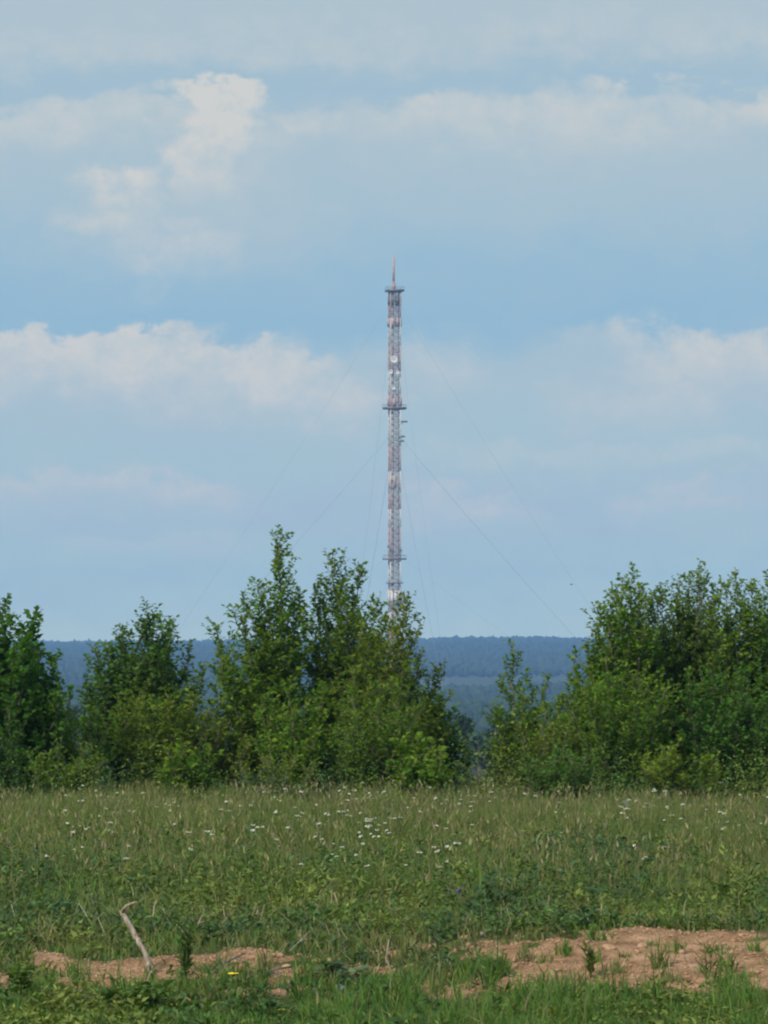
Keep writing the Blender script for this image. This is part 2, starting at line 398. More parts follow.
    for (px, yc, rx, ry, am) in ((600, 41, 0.55, 3.0, 1.0), (500, 36, 0.4, 1.2, 1.0), (120, 43, 0.6, 2.5, 0.8), (270, 45, 0.7, 3, 0.6), (380, 38, 0.5, 2, 0.6), (730, 36, 0.5, 2.0, -1.0), (420, 34, 0.5, 1.2, -0.8), (230, 35, 0.6, 1.5, -0.6)):
        gk = np.exp(-((X - wx(px, yc)) / rx) ** 2 - ((Y - yc) / ry) ** 2)
        hue = hue - 0.3 * am * gk; big = big + 0.35 * abs(am) * gk
    cols = [(0.050, 0.100, 0.038), (0.065, 0.125, 0.03), (0.095, 0.15, 0.028), (0.14, 0.18, 0.036)]
    for x, y, z0, hu, bg in zip(X, Y, Z, hue, big):
        k = rng.integers(9, 24); H = rng.uniform(0.05, 0.38) * (0.25 + 1.35 * bg) * (0.45 + 0.55 * min(1, max(0, (y - 31) / 7))) * (1 + min(1, max(0, (y - 57) / 4)) * bg * 2.6)
        t = rng.random(k); az = rng.uniform(0, 2 * PI, k); rr = rng.uniform(0, 0.10, k) * (1.2 - t)
        pos = np.stack([x + rr * np.cos(az), y + rr * np.sin(az), z0 + 0.02 + H * (0.1 + 0.9 * t)], 1)
        d = np.stack([np.cos(az), np.sin(az), rng.uniform(-0.4, 1.3, k)], 1)
        c = np.array(cols[int(np.clip((hu - 0.28) / 0.44 * 4, 0, 3.99))])
        c = np.clip(c * (1 + rng.normal(0, 0.22, (k, 1))) * (0.85 + 0.3 * t[:, None]), 0.01, 0.5)
        sz = rng.uniform(0.5, 1.2)
        leaves(S, pos, d, sz * rng.uniform(0.035, 0.085, k), sz * rng.uniform(0.008, 0.020, k), c)
    o = link('leafy_herbs', S.mesh('leafy_herbs', M_GRASS)); tag(o, 'low broad leaved herbs mixed into the meadow grass', 'ground cover', kind='stuff')
build_grass()

# ------------------------------------------------------------------ weeds one can point at
def weed(name, px, Y, H, R, n, L, W, col, label, cat='weed', upright=0.5, seed=1):
    r = np.random.default_rng(seed)
    x = wx(px, Y); z = float(ground_z(x, Y))
    root = thing(name, (x, Y, z), label, cat)
    S = Soup(); St = Soup(); ns = max(3, n // 14)
    for s in range(ns):
        az = r.uniform(0, 2 * PI); sp = R * r.uniform(0.2, 1.0); hh = H * r.uniform(0.6, 1.0)
        tip = np.array([math.cos(az) * sp, math.sin(az) * sp, hh])
        mid = tip * np.array([0.35, 0.35, 0.6])
        tt = np.linspace(0, 1, 6)[:, None]
        pts = 2 * tt * (1 - tt) * mid + tt ** 2 * tip
        tube(St, pts, np.linspace(0.006, 0.002, 6), 4)
        k = n // ns
        t = r.uniform(0.15, 1.0, k)[:, None]
        pos = 2 * t * (1 - t) * mid + t ** 2 * tip
        a2 = r.uniform(0, 2 * PI, k)
        d = np.stack([np.cos(a2), np.sin(a2), r.uniform(-0.4, 0.6, k) + upright], 1)
        c = np.clip(np.array(col) * (1 + r.normal(0, 0.2, (k, 1))), 0.01, 0.5)
        leaves(S, pos, d, r.uniform(0.6, 1.1, k) * L, r.uniform(0.7, 1.1, k) * W, c, r)
    link('stems', St.mesh('weed_stems', M_STEM), root)
    link('leaves', S.mesh('weed_leaves', M_GRASS), root)
    return root

weed('leafy_weed', 186, 29.6, 0.55, 0.10, 150, 0.085, 0.014, (0.075, 0.145, 0.030), 'tall upright green weed growing right of the bleached stick', upright=0.7, seed=3)
weed('leafy_weed', 128, 28.4, 0.24, 0.34, 130, 0.11, 0.030, (0.080, 0.150, 0.032), 'broad leaved green weed spreading in front of the bleached stick', upright=0.1, seed=4)
weed('leafy_weed', 335, 29.5, 0.17, 0.30, 120, 0.11, 0.030, (0.085, 0.135, 0.060), 'low grey green weed sprawling over the clay at the middle of the bank', upright=0.0, seed=5)
weed('leafy_weed', 590, 29.5, 0.30, 0.06, 80, 0.08, 0.012, (0.11, 0.14, 0.03), 'slim yellow green weed standing against the bare clay bank', upright=0.9, seed=6)
weed('leafy_weed', 706, 29.3, 0.30, 0.12, 34, 0.13, 0.005, (0.09, 0.13, 0.035), 'thin spindly dark weed in front of the widest bare clay patch', upright=1.0, seed=8)
weed('leafy_weed', 20, 28.9, 0.28, 0.25, 110, 0.09, 0.022, (0.090, 0.155, 0.025), 'bushy bright green weed at the left end of the bank', upright=0.3, seed=9)
weed('leafy_weed', 490, 35.2, 0.30, 0.28, 200, 0.09, 0.022, (0.045, 0.08, 0.03), 'dark leafy weed just behind the pale stones on the bank', upright=0.2, seed=12)
weed('leafy_weed', 735, 35.5, 0.36, 0.35, 260, 0.10, 0.02, (0.10, 0.15, 0.03), 'light yellow green weed clump behind the right end of the bank', upright=0.6, seed=13)

# ------------------------------------------------------------------ bushes and saplings
GREEN = dict(mid=(0.064, 0.172, 0.012), young=(0.175, 0.245, 0.026))
DARK = dict(mid=(0.044, 0.135, 0.013), young=(0.085, 0.175, 0.024))
GREY = dict(mid=(0.060, 0.160, 0.024), young=(0.130, 0.205, 0.042))
YELLOW = dict(mid=(0.090, 0.170, 0.014), young=(0.19, 0.23, 0.026))
OLIVE_B = dict(mid=(0.072, 0.165, 0.014), young=(0.16, 0.22, 0.032))

def bush(name, px, Y, tips, label, cat='tree', pal=GREEN, spread=0.30, dens=1.0, leaf=0.095, seed=1, t0=0.06, group=None, trunk='trunk', wid=0.30, fill=None):
    r = np.random.default_rng(seed)
    bx = wx(px, Y); bz = float(ground_z(bx, Y)) - 0.03
    base = np.array([bx, Y, bz])
    root = thing(name, base, label, cat, group)
    T = Soup(); C = Soup()
    pos, dr, cl, sz = [], [], [], []
    mid = np.array(pal['mid']); young = np.array(pal['young'])
    def put(p, d, yo, s=1.0):
        pos.append(p); dr.append(d); sz.append(s)
        f = np.clip(yo + 0.16 + r.normal(0, 0.28), 0, 1)
        cl.append((mid * (1 - f) + young * f) * (1 + r.normal(0, 0.14)))
    tips = list(tips); tips.sort(); fill = 2 * len(tips) if fill is None else fill
    xs_, ys_ = [a for a, _ in tips], [b for _, b in tips]
    for _ in range(fill):                        # shorter shoots that fill the body of the crown
        a = r.uniform(xs_[0] - 8, xs_[-1] + 8); env = float(np.interp(a, xs_, ys_))
        tips.append((a, env + (785 - env) * r.uniform(0.18, 0.62)))
    for ti, (tx, ty) in enumerate(tips):
        Yt = Y + r.uniform(-0.7, 0.7)
        tip = at(tx, ty, Yt) - base
        H = tip[2]
        st = np.array([r.uniform(-.08, .08), r.uniform(-.08, .08), 0])
        ctrl = np.array([tip[0] * 0.62 + r.normal(0, .06), tip[1] * 0.6, H * 0.42])
        n = 14; tt = np.linspace(0, 1, n)[:, None]
        pts = (1 - tt) ** 2 * st + 2 * tt * (1 - tt) * ctrl + tt ** 2 * tip
        pts[1:-1] += r.normal(0, 0.012 * H ** 0.5, (n - 2, 3))
        tube(T, pts, np.linspace(0.010 + 0.007 * H, 0.004, n), 5)
        nb = int(H * 15 * dens) + 4
        az = r.uniform(0, 2 * PI)
        for b in range(nb):
            t = t0 + (0.985 - t0) * (b + r.random()) / nb
            az += 2.4 + r.normal(0, 0.4)
            k = t * (n - 1); i = min(int(k), n - 2); p0 = pts[i] + (pts[i + 1] - pts[i]) * (k - i)
            Lb = (1.35 * spread * H * (1 - t) ** 0.75 * (0.45 + 0.55 * min(1, t / 0.25)) + 0.10) * r.uniform(0.55, 1.15)
            Lb = min(Lb, 1.1)
            el = math.radians(r.uniform(22, 52) + 18 * t)
            d = np.array([math.cos(az) * math.cos(el), math.sin(az) * math.cos(el), math.sin(el)])
            m = max(3, int(Lb / 0.12) + 2)
            q = np.linspace(0, 1, m)[:, None]
            bp = p0 + d * Lb * q + np.array([0, 0, 1.0]) * (q ** 2) * Lb * 0.22 + np.cumsum(r.normal(0, 0.012, (m, 3)), 0) * (q > 0)
            tube(T, bp, np.linspace(0.0035 + 0.006 * Lb, 0.0015, m), 3, cap=False)
            br = r.normal(0, 0.12) + 0.25 * max(0, t - 0.5)
            nl = int(Lb / 0.042) + 5
            for j in range(nl):
                s = (j + r.random()) / nl
                kk = s * (m - 1); ii = min(int(kk), m - 2); p = bp[ii] + (bp[ii + 1] - bp[ii]) * (kk - ii)
                a2 = r.uniform(0, 2 * PI)
                ld = d * 0.55 + np.array([math.cos(a2), math.sin(a2), r.uniform(-0.55, 0.75)]) * 0.9
                put(p, ld, 0.1 + br + 0.45 * s * s, r.uniform(0.6, 1.1))
            if Lb > 0.28:
                for s in np.arange(0.2, 0.95, 0.085 / Lb):
                    kk = s * (m - 1); ii = min(int(kk), m - 2); p = bp[ii] + (bp[ii + 1] - bp[ii]) * (kk - ii)
                    a2 = r.uniform(0, 2 * PI)
                    sd = norm(d * 0.6 + np.array([math.cos(a2), math.sin(a2), r.uniform(-0.1, 0.7)]) * 0.8)
                    sl = r.uniform(0.10, 0.26)
                    tube(T, [p, p + sd * sl], [0.0022, 0.0012], 3, cap=False)
                    for j in range(int(sl / 0.035)):
                        a3 = r.uniform(0, 2 * PI)
                        put(p + sd * sl * (j + 0.6) / (sl / 0.035), sd * 0.5 + np.array([math.cos(a3), math.sin(a3), r.uniform(-0.6, 0.7)]) * 0.9, 0.05 + br + 0.4 * j * 0.035 / sl * s, r.uniform(0.6, 1.1))
    sz = np.array(sz)
    leaves(C, np.array(pos), np.array(dr), leaf * sz, leaf * wid * sz, np.clip(np.array(cl), 0.006, 0.4), r)
    link(trunk, T.mesh('bush_wood', M_BARK, True), root)
    link('crown', C.mesh('bush_leaves', M_LEAF), root)
    return len(pos)

G = None
nl = 0
nl += bush('alder_tree', 5, 62.5, [(3, 602), (38, 612), (-28, 592), (-70, 590), (58, 655), (25, 640), (-50, 640)], 'dark dense tree cut off by the left edge of the picture', pal=DARK, spread=0.24, dens=1.1, leaf=0.115, wid=0.40, seed=21)
nl += bush('willow_tree', 138, 66.5, [(147, 602), (122, 628), (172, 620), (190, 645), (96, 648), (160, 618), (84, 676), (204, 668), (110, 645)], 'medium pointed bush standing right of the dark tree at the left edge', pal=GREY, spread=0.27, leaf=0.10, wid=0.30, dens=1.2, seed=22)
nl += bush('willow_tree', 278, 65.5, [(281, 530), (242, 594), (214, 622), (300, 590), (262, 580), (268, 610)], 'tallest spire topped sapling left of the mast with a thin shoot leaning left', spread=0.20, leaf=0.105, wid=0.27, dens=1.15, seed=23)
nl += bush('willow_tree', 340, 66.2, [(333, 550), (358, 562), (320, 580), (376, 596), (345, 600)], 'rounded twin topped sapling between the tallest spire and the mast', spread=0.24, leaf=0.09, wid=0.36, pal=OLIVE_B, seed=24)
nl += bush('willow_tree', 388, 64.5, [(403, 592), (386, 618), (362, 625), (418, 655), (442, 664), (400, 650)], 'yellowish green bush growing in front of the foot of the mast', spread=0.26, pal=YELLOW, seed=25)
nl += bush('willow_tree', 515, 67.5, [(513, 643), (534, 684), (549, 676), (494, 706), (524, 700)], 'small slender sapling standing alone in the gap right of the mast', spread=0.22, dens=0.8, seed=26)
nl += bush('willow_tree', 612, 65.0, [(633, 569), (612, 585), (598, 604), (574, 650), (648, 598), (588, 640), (622, 578), (640, 585)], 'left sapling of the right hand thicket with a knobbly top', spread=0.21, seed=27)
nl += bush('willow_tree', 680, 66.0, [(700, 564), (662, 588), (680, 580), (640, 605), (715, 582), (690, 574), (651, 592)], 'middle sapling of the right hand thicket with the highest tip', spread=0.26, leaf=0.085, pal=OLIVE_B, seed=28)
nl += bush('willow_tree', 758, 65.5, [(736, 572), (751, 578), (768, 574), (792, 570), (830, 588), (745, 610), (775, 620), (724, 580), (712, 600)], 'many shooted sapling cut off by the right edge of the picture', spread=0.20, seed=29)
LOW = [
    (60, 63.5, [(45, 700), (72, 690), (95, 708), (110, 716)], GREEN, 'low green bush in front of the gap between the two leftmost trees'),
    (165, 64.5, [(140, 690), (168, 694), (195, 700), (120, 705)], YELLOW, 'low yellowish bush at the foot of the pointed bush on the left'),
    (222, 65.0, [(205, 712), (225, 705), (245, 715)], YELLOW, 'low olive bush left of the foot of the tallest sapling'),
    (300, 63.2, [(262, 694), (290, 690), (322, 684), (345, 700)], GREEN, 'dense low bush at the foot of the tallest sapling'),
    (370, 62.8, [(352, 690), (378, 684), (404, 690), (424, 700)], GREEN, 'dense low bush below the mast, left of the gap'),
    (440, 66.5, [(426, 692), (440, 696), (452, 724)], GREY, 'small grey green bush on the left side of the gap under the mast'),
    (540, 64.0, [(520, 722), (545, 712), (570, 716), (500, 744)], YELLOW, 'low yellow green bush at the foot of the lone small sapling'),
    (625, 63.0, [(585, 690), (610, 680), (640, 678), (665, 690)], GREEN, 'dense low bush at the left foot of the right hand thicket'),
    (720, 63.0, [(688, 680), (715, 674), (745, 670), (780, 680), (805, 672)], DARK, 'dark low bush at the right foot of the right hand thicket'),
    (190, 61.0, [(168, 752), (184, 744), (210, 750)], GREEN, 'knee high leafy bush at the meadow edge below the pointed bush on the left'),
    (275, 60.5, [(240, 756), (268, 746), (296, 752), (316, 762)], YELLOW, 'knee high yellowish bush at the meadow edge below the tallest sapling'),
    (420, 61.5, [(398, 742), (420, 738), (440, 752)], GREEN, 'knee high leafy bush at the meadow edge on the left side of the gap'),
    (60, 60.5, [(30, 752), (58, 742), (84, 750), (104, 758)], OLIVE_B, 'knee high olive bush at the meadow edge below the dark left tree'),
    (566, 65.5, [(548, 706), (562, 694), (580, 690), (592, 700)], GREEN, 'bush filling the space between the lone small sapling and the right hand thicket'),
    (560, 60.5, [(526, 758), (556, 750), (588, 752)], GREY, 'knee high grey green bush at the meadow edge right of the gap'),
    (680, 60.0, [(645, 760), (676, 748), (712, 758)], YELLOW, 'knee high yellowish bush at the meadow edge below the right thicket'),
    (10, 61.5, [(-20, 700), (10, 705), (-50, 690)], DARK, 'dark low bush under the tree at the left edge'),
]
for i, (px, Y, tips, pal, lab) in enumerate(LOW):
    nl += bush('low_bush', px, Y, tips, lab, 'bush', pal, spread=0.24 + 0.2 * ((i * 37) % 10) / 10, dens=0.9 + 0.05 * (i % 4), leaf=(0.085, 0.11, 0.075, 0.10)[i % 4], wid=(0.3, 0.24, 0.38)[i % 3], seed=50 + i, t0=0.04, trunk='stems')
print('bush leaves', nl)

# ------------------------------------------------------------------ trees down the slope and the far woods
def slope_tree(px, py_top, Y, wpx, label, seed):
    r = np.random.default_rng(seed)
    x = wx(px, Y); z = float(ground_z(x, Y)); top = wz(py_top, Y)
    H = top - z; R = wpx / F * Y / 2
    root = thing('slope_tree', (x, Y, z), label, 'tree', 'trees down the slope beyond the meadow')
    T = Soup()
    n = 8; tt = np.linspace(0, 1, n)
    tube(T, np.stack([r.normal(0, 0.1, n), r.normal(0, 0.1, n), tt * H * 0.9], 1), np.linspace(0.22, 0.05, n), 6)
    C = Soup(); m = 2600
    nb = 34; bt = r.uniform(0.25, 0.98, nb); ba = r.uniform(0, 2 * PI, nb)
    br = R * np.sin(np.clip((bt - 0.12) / 0.9, 0, 1) * PI) ** 0.7 * r.uniform(0.35, 0.95, nb)
    bc = np.stack([np.cos(ba) * br, np.sin(ba) * br, bt * H], 1)
    for q in bc: tube(T, [np.array([0, 0, q[2] * 0.75]), q], [0.06, 0.02], 4)
    k = r.integers(nb, size=m)
    p = bc[k] + norm(r.normal(0, 1, (m, 3))) * (R * 0.36 * r.random(m) ** 0.4)[:, None] * np.array([1, 1, 0.8])
    c = np.array([0.05, 0.085, 0.03]) * (1 + r.normal(0, 0.2, (m, 1))) * (1 + r.normal(0, 0.15, nb))[k][:, None]
    leaves(C, p, r.normal(0, 1, (m, 3)), r.uniform(0.3, 0.6, m), r.uniform(0.12, 0.22, m), np.clip(c, 0.01, 0.3), r)
    link('trunk', T.mesh('slope_trunk', M_BARK), root); link('crown', C.mesh('slope_crown', M_FAR), root)

SLOPE = [
    (436, 704, 420, 40, 'hazy tree beyond the meadow, behind the bush on the left of the gap'),
    (462, 712, 440, 36, 'hazy blue green tree in the gap under the mast, nearer its left side'),
    (480, 724, 400, 34, 'hazy blue green tree in the middle of the gap under the mast'),
    (498, 702, 470, 34, 'hazy tree seen just left of the lone small sapling'),
    (560, 698, 480, 46, 'hazy tree seen between the lone small sapling and the right thicket'),
    (210, 706, 430, 40, 'hazy tree in the gap between the pointed bush and the tallest sapling'),
    (72, 704, 450, 46, 'hazy tree in the gap between the dark left tree and the pointed bush'),
]
for i, a in enumerate(SLOPE): slope_tree(*a, 80 + i)

def build_woods():
    S = Soup(); v0, f0 = ico()
    def crowns(n, y0, y1, size, thin, pw=1.0, edge=None, marg=1.3):
        Y = y0 + (y1 - y0) * rng.random(n) ** pw
        X = (rng.random(n) * 2 - 1) * 384 / F * Y * marg
        field = np.exp(-((Y - 3250) / 380.0) ** 4) * sstep(0.36, 0.50, fbm(X / 330.0 + 1.3, Y / 900.0, 51, 3) + 0.25 * np.exp(-((X - 130) / 120.0) ** 2))
        keep = (field < 0.3 + 0.2 * rng.random(n)) & (fbm(X / 60, Y / 60, 91, 2) > thin)
        X, Y = X[keep], Y[keep]; n = len(X)
        Z = ground_z(X, Y)
        h = size * rng.uniform(0.8, 1.15, n) * (0.6 + 0.8 * fbm(X / 110, Y / 200, 92, 3)); w = h * rng.uniform(0.24, 0.42, n)
        jit = 1 + rng.normal(0, 0.16, (n, 12, 1))
        v = v0[None] * jit * np.stack([w, w, h * 0.55], 1)[:, None, :] + np.stack([X, Y, Z + h * 0.52], 1)[:, None, :]
        t = (np.arange(n)[:, None, None] * 12 + f0[None]).reshape(-1, 3)
        kind = rng.random(n)[:, None]
        c = np.where(kind < 0.55, np.array([[0.024, 0.042, 0.022]]), np.array([[0.036, 0.058, 0.026]])) * (1 + rng.normal(0, 0.07, (n, 1)))
        S.add(v.reshape(-1, 3), t, np.repeat(np.clip(c, 0.01, 0.3), 12, axis=0))
    crowns(16000, 3650, 6350, 10, 0.15)
    crowns(3500, 5850, 6350, 11, 0.0)
    crowns(9000, 2000, 3350, 10, 0.3)
    crowns(2500, 900, 2000, 11, 0.55)
    o = link('far_woods', S.mesh('far_woods', M_FAR, True)); tag(o, 'hazy blue wooded ridge filling the horizon beyond the valley', 'woods', kind='stuff')
build_woods()

# ------------------------------------------------------------------ the guyed mast
def build_mast():
    D = 1600.0; PXM = D / F
    cx = wx(394.6, D); bz = float(ground_z(cx, D)) - 0.3
    root = thing('radio_mast', (cx, D, bz), 'tall red and white guyed lattice mast with dishes and platforms rising above the bushes', 'mast')
    psi = math.radians(11)
    ax = np.array([[math.cos(psi), math.sin(psi), 0], [-math.sin(psi), math.cos(psi), 0], [0, 0, 1.0]])
    def zz(py): return wz(py, D) - bz
    def loc(a, b, z): return ax[0] * a + ax[1] * b + np.array([0, 0, z])
    hw = 2.0
    top = zz(289)
    # painted lattice sections, alternating
    bounds = [0.0] + [zz(p) for p in (690, 660, 632, 612, 588, 562, 527, 509, 493, 471, 446, 410, 394, 372, 345, 318, 289)]
    for i in range(len(bounds) - 1):
        z0, z1 = bounds[i], bounds[i + 1]
        S = Soup()
        for a in (-hw, hw):
            for b in (-hw, hw): tube(S, [loc(a, b, z0), loc(a, b, z1)], [0.24, 0.24], 6)
        nb = max(1, round((z1 - z0) / 2.6)); dz = (z1 - z0) / nb
        cs = [(-hw, -hw), (hw, -hw), (hw, hw), (-hw, hw)]
        for k in range(nb):
            za, zb = z0 + k * dz, z0 + (k + 1) * dz
            for q in range(4):
                (a0, b0), (a1, b1) = cs[q], cs[(q + 1) % 4]
                tube(S, [loc(a0, b0, za + 0.02), loc(a1, b1, za + 0.02)], [0.11, 0.11], 4)
                tube(S, [loc(a0, b0, za), loc(a1, b1, zb)], [0.12, 0.12], 4)
                tube(S, [loc(a1, b1, za), loc(a0, b0, zb)], [0.11, 0.11], 4)
        red = i % 2 == len(bounds) % 2
        o = link('lattice_section', S.mesh('lattice_section', M_RED if red else M_WHITE), root)
        o['label'] = 'faded red lattice section' if red else 'off white lattice section'
    S = Soup()                                   # ladder shaft with its cable bundle
    tube(S, [loc(-0.75, 0.1, 0), loc(-0.75, 0.1, top)], [0.6, 0.6], 8)
    for s in (-0.3, 0.3): tube(S, [loc(0.65 + s, 0.0, 0), loc(0.65 + s, 0.0, top)], [0.09, 0.09], 4)
    for z in np.arange(0.5, top, 0.9): tube(S, [loc(0.35, 0, z), loc(0.95, 0, z)], [0.05, 0.05], 4)
    link('ladder_shaft', S.mesh('ladder_shaft', M_SHAFT), root)
    def platform(py, w, dd, thick=0.35, rail=True):
        S = Soup(); z = zz(py)
        box(S, (0, 0, z), (w, dd, thick), ax=ax)
        pf = link('platform', S.mesh('platform', M_STEEL), root)
        if rail:
            S = Soup()
            for a in (-w + .05, w - .05):
                for b in (-dd + .05, dd - .05): tube(S, [loc(a, b, z + thick), loc(a, b, z + 1.4)], [0.06] * 2, 4)
            for b in (-dd + .05, dd - .05): tube(S, [loc(-w + .05, b, z + 1.4), loc(w - .05, b, z + 1.4)], [0.06] * 2, 4)
            for a in (-w + .05, w - .05): tube(S, [loc(a, -dd + .05, z + 1.4), loc(a, dd - .05, z + 1.4)], [0.06] * 2, 4)
            link('railing', S.mesh('railing', M_STEEL), pf)
    platform(290, 3.4, 3.0, 0.4); platform(408, 4.4, 2.6, 0.42); platform(559, 4.4, 2.4, 0.26); platform(583, 3.2, 2.2, 0.18, False)
    # top spire
    S = Soup()
    tube(S, [loc(-.4, 0, top), loc(-.4, 0, top + 2.4)], [0.9, 0.75], 10); tube(S, [loc(-.4, 0, top + 2.4), loc(-.4, 0, top + 3.2)], [0.75, 0.46], 10)
    tube(S, [loc(-.4, 0, top + 3.2), loc(-.4, 0, zz(257)), loc(-.4, 0, zz(257) + .01), loc(-.4, 0, zz(253))], [0.46, 0.44, 0.16, 0.10], 8)
    link('spire', S.mesh('spire', M_RED), root)
    # panel antennas round the upper shaft
    def panels(py, n, r0, h, mat, wd=0.5):
        for k in range(n):
            S = Soup()
            a = 2 * PI * k / n + psi + 0.3
            e = np.array([[math.cos(a), math.sin(a), 0], [-math.sin(a), math.cos(a), 0], [0, 0, 1.0]])
            box(S, np.array([math.cos(a) * r0, math.sin(a) * r0, zz(py)]), (0.18, wd, h), ax=e)
            tube(S, [np.array([math.cos(a) * 1.5, math.sin(a) * 1.5, zz(py)]), np.array([math.cos(a) * r0, math.sin(a) * r0, zz(py)])], [0.09] * 2, 4)
            link('panel_antenna', S.mesh('panel_antenna', mat), root)
    panels(300, 8, 2.5, 1.9, M_STEEL); panels(322, 8, 2.7, 1.6, M_RED, 0.6); panels(402, 6, 2.9, 1.5, M_RED); panels(598, 10, 2.75, 2.9, M_WHITE, 0.7)
    panels(482, 6, 2.3, 2.6, M_RED, 0.5)
    # dishes facing the camera side
    def dish(px, py, r0, mat=M_DISH, yaw=0.0):
        S = Soup(); rings = 5; seg = 16
        x = wx(px, D) - cx; z = zz(py); y = -hw - 0.9
        v = []; t = []
        for i in range(rings + 1):
            rr = r0 * i / rings
            for k in range(seg):
                a = 2 * PI * k / seg; v.append((x + rr * math.cos(a), y - 0.35 * (i / rings) ** 2, z + rr * math.sin(a)))
        for i in range(rings):
            for k in range(seg):
                p, q = i * seg + k, i * seg + (k + 1) % seg; t += [(p, q, q + seg), (p, q + seg, p + seg)]
        b = len(v)
        for k in range(seg):
            a = 2 * PI * k / seg; v.append((x + r0 * math.cos(a), y + 0.35, z + r0 * math.sin(a)))
        for k in range(seg):
            p, q = rings * seg + k, rings * seg + (k + 1) % seg; t += [(p, q, b + (k + 1) % seg), (p, b + (k + 1) % seg, b + k)]
        S.add(v, t, (0.8, 0.8, 0.8))
        S.add([v[b + k] for k in range(seg)], [(0, k, k + 1) for k in range(1, seg - 1)], (0.8, 0.8, 0.8))
        dd = link('dish', S.mesh('dish', mat), root)
        S = Soup(); tube(S, [(x, y + 0.36, z), (x * 0.8, -hw + 0.1, z)], [0.12] * 2, 6); link('dish_bracket', S.mesh('dish_bracket', M_STEEL), dd)
    dish(394, 359.5, 1.55); dish(393.3, 388, 0.85); dish(390.6, 372, 0.95); dish(397.5, 372.5, 0.8); dish(391, 551, 0.6, M_STEEL); dish(400.5, 551, 0.7, M_STEEL); dish(388.5, 547, 0.5, M_STEEL)
    # side brackets with drums on the right
    for (px0, px1, py) in ((398, 407.5, 421.5), (398, 405, 436.5), (399, 404, 441)):
        S = Soup()
        tube(S, [np.array([wx(px0, D) - cx, -0.6, zz(py)]), np.array([wx(px1, D) - cx, -0.9, zz(py)])], [0.34] * 2, 8)
        tube(S, [np.array([wx(px0, D) - cx, -0.6, zz(py) - 1.6]), np.array([wx(px1, D) - cx - 1.0, -0.9, zz(py)])], [0.12] * 2, 5)
        link('side_bracket', S.mesh('side_bracket', M_STEEL), root)
    # guy wires: three levels, four directions
    for lev, (py, rad, th) in enumerate(((303, 120, 0.026), (436, 118, 0.045), (556, 116, 0.02))):
        for q in range(4):
            a = psi + q * PI / 2
            e = np.array([math.cos(a), math.sin(a)])
            gx, gy = cx + e[0] * rad, D + e[1] * rad
            gz = float(ground_z(gx, gy)) - bz
            p0 = np.array([e[0] * hw, e[1] * hw, zz(py)]); p1 = np.array([e[0] * rad, e[1] * rad, gz])
            tt = np.linspace(0, 1, 14)[:, None]
            pts = p0 + (p1 - p0) * tt - np.array([0, 0, 1.0]) * 4 * tt * (1 - tt) * (3.0 - 0.5 * lev)
            S = Soup(); tube(S, pts, th, 5)
            link('guy_wire', S.mesh('guy_wire', M_WIRE), root)
build_mast()

# ------------------------------------------------------------------ flowers
def flower_mesh(kind, seed):
    """stem plus head in one small mesh with two materials"""
    r = np.random.default_rng(seed)
    S = Soup(); H = {'white': r.uniform(0.40, 0.52), 'yellow': 0.26, 'purple': 0.30}[kind]
    dx, dy = r.normal(0, 0.03, 2)
    top = np.array([dx, dy, H])
    tube(S, [np.zeros(3), np.array([dx * .4, dy * .4, H * 0.6]), top], [0.004, 0.003, 0.003], 4)
    if kind == 'white':
        n = r.integers(6, 12); R = r.uniform(0.022, 0.045)
        ends = [top + np.array([math.cos(a) * R * q, math.sin(a) * R * q, 0.03 + r.uniform(-.008, .008)]) for a, q in zip(r.uniform(0, 2 * PI, n), r.random(n) ** 0.5)]
        for e in ends: tube(S, [top - np.array([0, 0, 0.015]), e], [0.0015] * 2, 3)
    else: ends = []
    nf = sum(len(f) for f in S.f)
    v0, f0 = ico()
    if kind == 'white':
        for e in ends: S.add(v0 * np.array([0.016, 0.016, 0.008]) * r.uniform(0.8, 1.25) + e, f0, (1, 1, 1))
    else:
        np_ = 5 if kind == 'yellow' else 7
        for k in range(np_):
            a = 2 * PI * k / np_
            leaves(S, np.array([top]), np.array([[math.cos(a), math.sin(a), 0.5]]), 0.03, 0.013, np.array([[1, 1, 1.0]]), r)
        S.add(v0 * 0.009 + top + np.array([0, 0, .004]), f0, (1, 1, 1))
    me = S.mesh(kind + '_flower', M_STEM)
    me.materials.append({'white': M_WHITEP, 'yellow': M_YELLOWP, 'purple': M_PURPLEP}[kind])
    idx = np.zeros(len(me.polygons), np.int32); idx[nf:] = 1
    me.polygons.foreach_set('material_index', idx); me.update()
    return me

WH = [flower_mesh('white', 100 + i) for i in range(7)]
